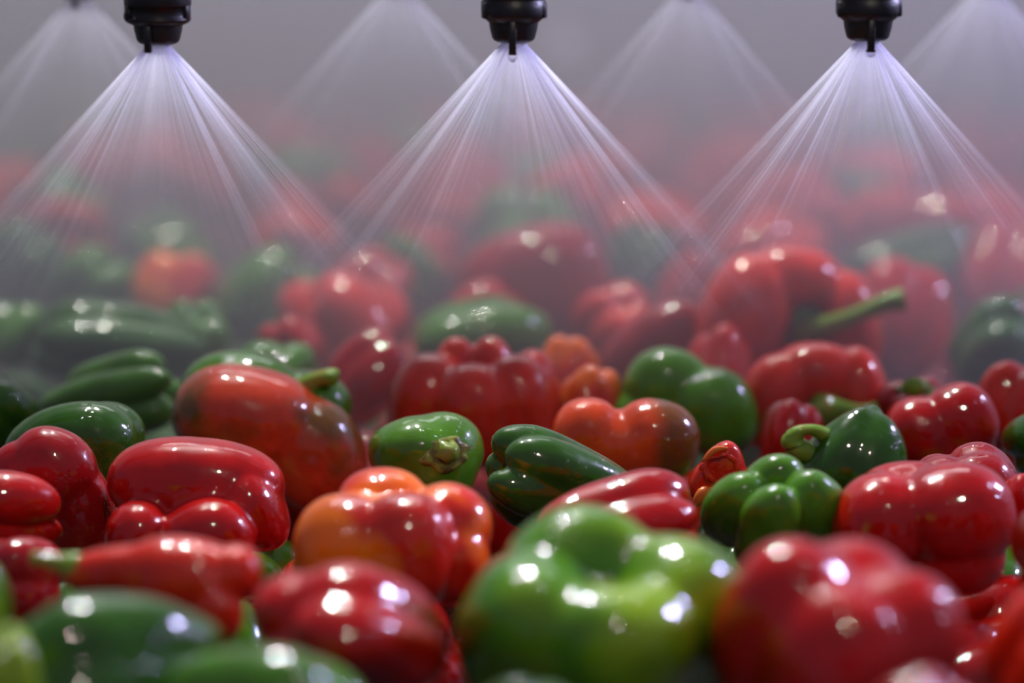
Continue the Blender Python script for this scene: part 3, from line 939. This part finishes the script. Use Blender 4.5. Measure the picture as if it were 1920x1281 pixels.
# the belt still shows in some gaps: small low peppers go there
low = [(k[0][1], k[0][2]) for k in kept]
extra_low = []
for py in range(1275, 440, -8):
    for px in range(4, 1920, 8):
        d = ray(px, py).normalized()
        if bvh.ray_cast(CAM, d, 6)[0] is not None:
            continue
        for z in (0.037, 0.05):
            q = on_height(px, py, z)
            if all((q - e[0]).length > 0.062 for e in extra_low) and all((q - l[0]).length > 0.030 + 0.036 * l[1] for l in low) and all((q - c).length > min(r, 0.05) * 0.8 + 0.026 for c, r in hero_c):
                o = auto_pepper(q, rs.choice(['red', 'deep', 'red', 'deep', 'dark']), 0.78, rs)
                extra_low.append((q, o, (px, py)))
                break
for q, o, p_ in extra_low:
    kept.append(([o, q, 0.78, o.data.materials[0].name, 0], [(p_[0], p_[1], 0)] * 4))
MATKEY = {M[k].name: k for k in M}
for k_ in kept:
    k_[0][3] = MATKEY.get(k_[0][3], k_[0][3])
print('low extras', len(extra_low))
print('auto peppers kept', len(kept), 'of', len(made), 'hidden heroes', [PEPPERS[i][1] for i in range(NH) if len(hits.get(i, [])) < 3])
hc = [(p_[1], np.mean(np.array([(a, b) for a, b, _ in hits.get(i, [(0, 0, 0)])]), axis=0)) for i, p_ in enumerate(PEPPERS)]
WORD = {'dark': 'dark green', 'green': 'green', 'red': 'red', 'deep': 'dark red', 'scarlet': 'orange-red'}
used = set()
kept.sort(key=lambda k: -len(k[1]))
for (o, q, s, cm, _), hh in kept:
    c = np.mean(np.array([(a, b) for a, b, _ in hh]), axis=0)
    cand = sorted(((np.hypot(*(c - h[1])), h) for h in hc), key=lambda t: t[0])
    size = len(hh)
    far = q.y > 1.95
    lab = None
    for dist, (short, hp) in cand[:14]:
        dx, dy = c - hp
        if abs(dx) > 1.4 * abs(dy):
            rel = 'right of' if dx > 0 else 'left of'
        elif dy < 0:
            rel = 'above'
        else:
            rel = 'below'
        if abs(dx) > 0.5 * abs(dy) and abs(dy) > 0.5 * abs(dx):
            rel = ('above and ' if dy < 0 else 'below and ') + ('right of' if dx > 0 else 'left of')
        st = 'distant blurred' if far else ('partly covered' if size > 25 else 'mostly hidden')
        t = f'{st} {WORD[cm]} pepper {rel} the {short}'
        if t not in used and len(t.split()) <= 16:
            lab = t
            break
    if lab is None:
        lab = f'{st} {WORD[cm]} pepper in the pile near the {cand[0][1][0]}'
    used.add(lab)
    tag(o, lab, 'pepper', 'distant peppers veiled by the mist' if far else 'peppers deeper in the pile')

# ------------------------------------------------------------------ nozzles
PXM = 1.35 / FPX      # one pixel in metres at the nozzle row


def nozzle(px, py_tip, ydepth, pin_dx, label, flange=False, drop=None, pin_len=24, seen=True):
    """py_tip: pixel height of the middle of the cup's lower edge"""
    tip = on_depth(px, py_tip, ydepth)
    r = bpy.data.objects.new('spray_nozzle', None)
    link(r)
    r.location = tip
    tag(r, label, 'nozzle', 'spray nozzles in a row' if seen else 'nozzles of the rear row above the frame')
    k = PXM
    # tapered cup, thin wall, open below with an inner orifice disc
    cup = [(46, 36), (45.5, 33), (44, 22), (41, 10), (39.5, 5), (37, 1.0), (31, -2.2), (22, -4.2), (12, -3.6), (6, -1.0)]
    V, F = lathe([(a * k, b * k) for a, b in cup], 56)
    mesh_obj('cup', V, F, M['plastic'], r)
    if flange:
        body = [(56, 120), (62, 118), (62, 70), (61, 68), (57, 67), (56.5, 48), (57, 47), (60.5, 46), (61, 42), (58, 38), (50, 34), (45, 32)]
    else:
        body = [(56, 120), (60, 118), (60, 78), (57.5, 76), (57.5, 74), (60, 72), (60, 50), (59, 46), (56, 42), (50, 37), (45, 33)]
    V, F = lathe([(a * k, b * k) for a, b in body], 56)
    mesh_obj('collar', V, F, M['plastic'], r)
    # pin in front of the cup, reaching below it
    V, F = rbox((pin_dx - 7) * k, (pin_dx + 7) * k, -50 * k, -34 * k, -pin_len * k, 40 * k, 3.4 * k)
    mesh_obj('pin', V, F, M['plastic'], r)
    # bayonet lugs on both sides
    for sx in (-1, 1):
        ang = math.radians(205 if sx < 0 else -15)
        V, F = rbox(-11 * k, 11 * k, -6 * k, 6 * k, 42 * k, 70 * k, 4 * k)
        lg = mesh_obj('lug', V, F, M['plastic'], r)
        lg.location = (math.cos(ang) * 56 * k, math.sin(ang) * 56 * k, 0)
        lg.rotation_euler = (0, 0, ang + PI / 2)
    # stalk up to the pipe
    V, F = lathe([(24 * k, 215 * k), (24 * k, 118 * k)], 32)
    mesh_obj('inlet', V, F, M['plastic'], r)
    if drop:
        w, h = drop
        V, F = lathe([(w * 0.35 * k, 4 * k), (w * 0.52 * k, 1 * k), (w * 0.56 * k, -h * 0.3 * k), (w * 0.50 * k, -h * 0.62 * k), (w * 0.32 * k, -h * 0.88 * k), (w * 0.12 * k, -h * 0.99 * k)], 24)
        dr = mesh_obj('water_drop', V, F, M['water'])
        dr.location = tip + Vector((pin_dx * k, -42 * k, -(pin_len - 3) * k))
        tag(dr, 'clear water drop hanging from the pin tip of the ' + ('middle' if px < 1200 else 'right') + ' nozzle', 'drop')
    # water collected on the left lug
    rsn = random.Random(int(px))
    if seen:
        side = 'left' if px < 600 else ('middle' if px < 1200 else 'right')
        for lab, dg_, zz, sz in (('large water bead low on the left flank of the %s nozzle', 205, 50, 8), ('small water bead high on the left flank of the %s nozzle', 212, 66, 3.4), ('tiny water bead beside the large one on the %s nozzle', 226, 47, 2.6)):
            a = math.radians(dg_ + rsn.uniform(-5, 5))
            v, f = ell((0, 0, 0), (sz * k, sz * 0.6 * k, sz * 1.15 * k))
            b = mesh_obj('water_bead', v, f, M['water'])
            b.location = tip + Vector((math.cos(a) * 60.5 * k, math.sin(a) * 60.5 * k, zz * k))
            b.rotation_euler = (0, 0, a + PI / 2)
            tag(b, lab % side, 'drop', 'water beads on the nozzles')
    return tip


FR_Y = 1.335
tips = []
tips.append(nozzle(297, 80, FR_Y, -14, 'black plastic spray nozzle at the left, grooved collar, pin without a drop', flange=True, pin_len=16))
tips.append(nozzle(963, 76, FR_Y, -2, 'black plastic spray nozzle in the middle, long clear drop on its pin', drop=(15, 16), pin_len=24))
tips.append(nozzle(1627, 73, FR_Y, 1, 'black plastic spray nozzle at the right, small white-edged drop on its pin', drop=(18, 12), pin_len=22))
RB_Y = 1.62
btips = []
for j, px in enumerate((148, 745, 1290, 1850)):
    py = (-5, -28, -22, -30)[j]
    btips.append(nozzle(px, py, RB_Y, -2, 'black spray nozzle just above the frame, %s from the left in the rear row' % ('first', 'second', 'third', 'fourth')[j], seen=False))

for nm, y, zt, lab in (('front', FR_Y, tips[1].z, 'round steel water pipe carrying the front row of nozzles'), ('rear', RB_Y, btips[1].z, 'round steel water pipe carrying the rear row of nozzles')):
    V, F = lathe([(0.016, -1.3), (0.016, 1.3)], 32)
    pipe = mesh_obj('water_pipe', V, F, M['steel'])
    pipe.rotation_euler = (0, PI / 2, 0)
    pipe.location = (0, y, zt + 215 * PXM + 0.008)
    tag(pipe, lab, 'pipe')

# ------------------------------------------------------------------ spray: nested thin sheets of droplets around each nozzle
def spray_mat():
    m = bpy.data.materials.new('spray_sheet')
    m.use_nodes = True
    nt = m.node_tree
    nt.nodes.clear()
    L = nt.links.new
    out = node(nt, 'ShaderNodeOutputMaterial')
    at = node(nt, 'ShaderNodeAttribute', attribute_name='droplets')
    # a thin layer of droplets is denser along a slanting path: exp(-tau / cos)
    geo = node(nt, 'ShaderNodeNewGeometry')
    dt = node(nt, 'ShaderNodeVectorMath', operation='DOT_PRODUCT')
    L(geo.outputs['Normal'], dt.inputs[0])
    L(geo.outputs['Incoming'], dt.inputs[1])
    ab = node(nt, 'ShaderNodeMath', operation='ABSOLUTE')
    L(dt.outputs['Value'], ab.inputs[0])
    mxx = node(nt, 'ShaderNodeMath', operation='MAXIMUM')
    mxx.inputs[1].default_value = 0.25
    L(ab.outputs[0], mxx.inputs[0])
    q = node(nt, 'ShaderNodeMath', operation='DIVIDE')
    L(at.outputs['Fac'], q.inputs[0])
    L(mxx.outputs[0], q.inputs[1])
    e2 = node(nt, 'ShaderNodeMath', operation='POWER')
    e2.inputs[0].default_value = 0.36788
    L(q.outputs[0], e2.inputs[1])
    tr = node(nt, 'ShaderNodeBsdfTransparent')
    tl = node(nt, 'ShaderNodeBsdfTranslucent')
    tl.inputs['Color'].default_value = (0.80, 0.80, 0.94, 1)
    mo = node(nt, 'ShaderNodeMixShader')
    L(e2.outputs[0], mo.inputs[0])
    L(tl.outputs[0], mo.inputs[1])
    L(tr.outputs[0], mo.inputs[2])
    L(mo.outputs[0], out.inputs['Surface'])
    return m


SPRAY = spray_mat()


def spray(tip, reach, sheets, label, fall, seed, n=420, squash=0.6, gain=1.0, far=0.012):
    """nested cones of droplets that share their apex; object origin = apex inside the cup.
    sheets: (half angle, optical depth). The jets run straight out, so each generatrix has its own density."""
    apex = 18 * PXM
    V, F, D = [], [], []
    r_ = np.random.RandomState(seed)
    for ang, tau in sheets:
        t = math.tan(math.radians(ang))
        rings = 12
        b = len(V)
        fine = r_.uniform(0, 1, n)
        mid = np.interp(np.arange(n), np.arange(0, n + 6, 6), np.append(r_.uniform(0, 1, n // 6), 0.5)[:n // 6 + 1])
        big = np.interp(np.arange(n), np.arange(0, n + 30, 30), np.append(r_.uniform(0, 1, n // 30), 0.5)[:n // 30 + 1])
        wk = r_.uniform(-1, 1, n // 2)
        wk = np.append(wk, wk[0])
        wob = 1 + 0.055 * np.interp(np.arange(n), np.arange(0, n + 2, 2)[:len(wk)], wk)
        st = (0.55 + 0.9 * big) * (0.75 + 0.5 * mid) * (0.82 + 0.36 * fine)
        for j in range(rings + 1):
            z = apex + 0.5 * PXM + (reach - apex) * (j / rings) ** 1.6
            for i in range(n):
                a = 2 * PI * i / n
                tt = t * wob[i]
                v = (z * tt * math.cos(a), z * tt * squash * math.sin(a), -z)
                V.append(v)
                l = math.sqrt(v[0] ** 2 + v[1] ** 2 + z * z)
                D.append(gain * tau * st[i] * (math.exp(-l / fall) + far * max(0.0, 1 - z / reach)))
        for j in range(rings):
            for i in range(n):
                p0, p1 = b + j * n + i, b + j * n + (i + 1) % n
                F.append((p0, p1, p1 + n, p0 + n))
    me = bpy.data.meshes.new('water_spray')
    me.from_pydata(V, [], F)
    me.materials.append(SPRAY)
    me.polygons.foreach_set('use_smooth', [True] * len(F))
    me.attributes.new('droplets', 'FLOAT', 'POINT').data.foreach_set('value', D)
    o = link(bpy.data.objects.new('water_spray', me))
    o.location = tip + Vector((0, 0, apex))
    tag(o, label, 'water spray', kind='stuff')
    return o


SHEETS = ((25, 0.28), (36, 0.50), (42.5, 0.50))
REAR = ((32, 0.20), (42, 0.34))
for i, (tp, lb) in enumerate(zip(tips, ('fan of fine white water spray falling from the left nozzle', 'fan of fine white water spray falling from the middle nozzle', 'fan of fine white water spray falling from the right nozzle'))):
    spray(tp, 0.14, SHEETS, lb, 0.0165, 3 + i)
for i, (tp, lb) in enumerate(zip(btips, ('faint rear water spray at the upper left corner', 'faint rear water spray between left and middle nozzles', 'faint rear water spray between middle and right nozzles', 'faint rear water spray at the upper right corner'))):
    spray(tp, 0.115, REAR, lb, 0.024, 13 + i, n=180)

# ------------------------------------------------------------------ mist over the rear of the belt
def mist(name, y0, y1, z0, z1, dens, label):
    V, F = box(-1.8, 1.8, y0, y1, z0, z1)
    m = bpy.data.materials.new(name)
    m.use_nodes = True
    nt = m.node_tree
    nt.nodes.clear()
    out = node(nt, 'ShaderNodeOutputMaterial')
    vs = node(nt, 'ShaderNodeVolumeScatter')
    vs.inputs['Color'].default_value = (0.86, 0.84, 1.0, 1)
    vs.inputs['Density'].default_value = dens * 0.51
    vs.inputs['Anisotropy'].default_value = 0.2
    va = node(nt, 'ShaderNodeVolumeAbsorption')
    va.inputs['Color'].default_value = (0.0, 0.0, 0.0, 1)
    va.inputs['Density'].default_value = dens * 0.49
    ad = node(nt, 'ShaderNodeAddShader')
    nt.links.new(vs.outputs[0], ad.inputs[0])
    nt.links.new(va.outputs[0], ad.inputs[1])
    nt.links.new(ad.outputs[0], out.inputs['Volume'])
    o = mesh_obj('mist', V, F, m, smooth=False)
    tag(o, label, 'mist', kind='stuff')
    return o


mist('mist_volume', 1.50, 4.5, -0.02, 0.62, 1.45, 'grey lavender water mist filling the air over the far peppers')
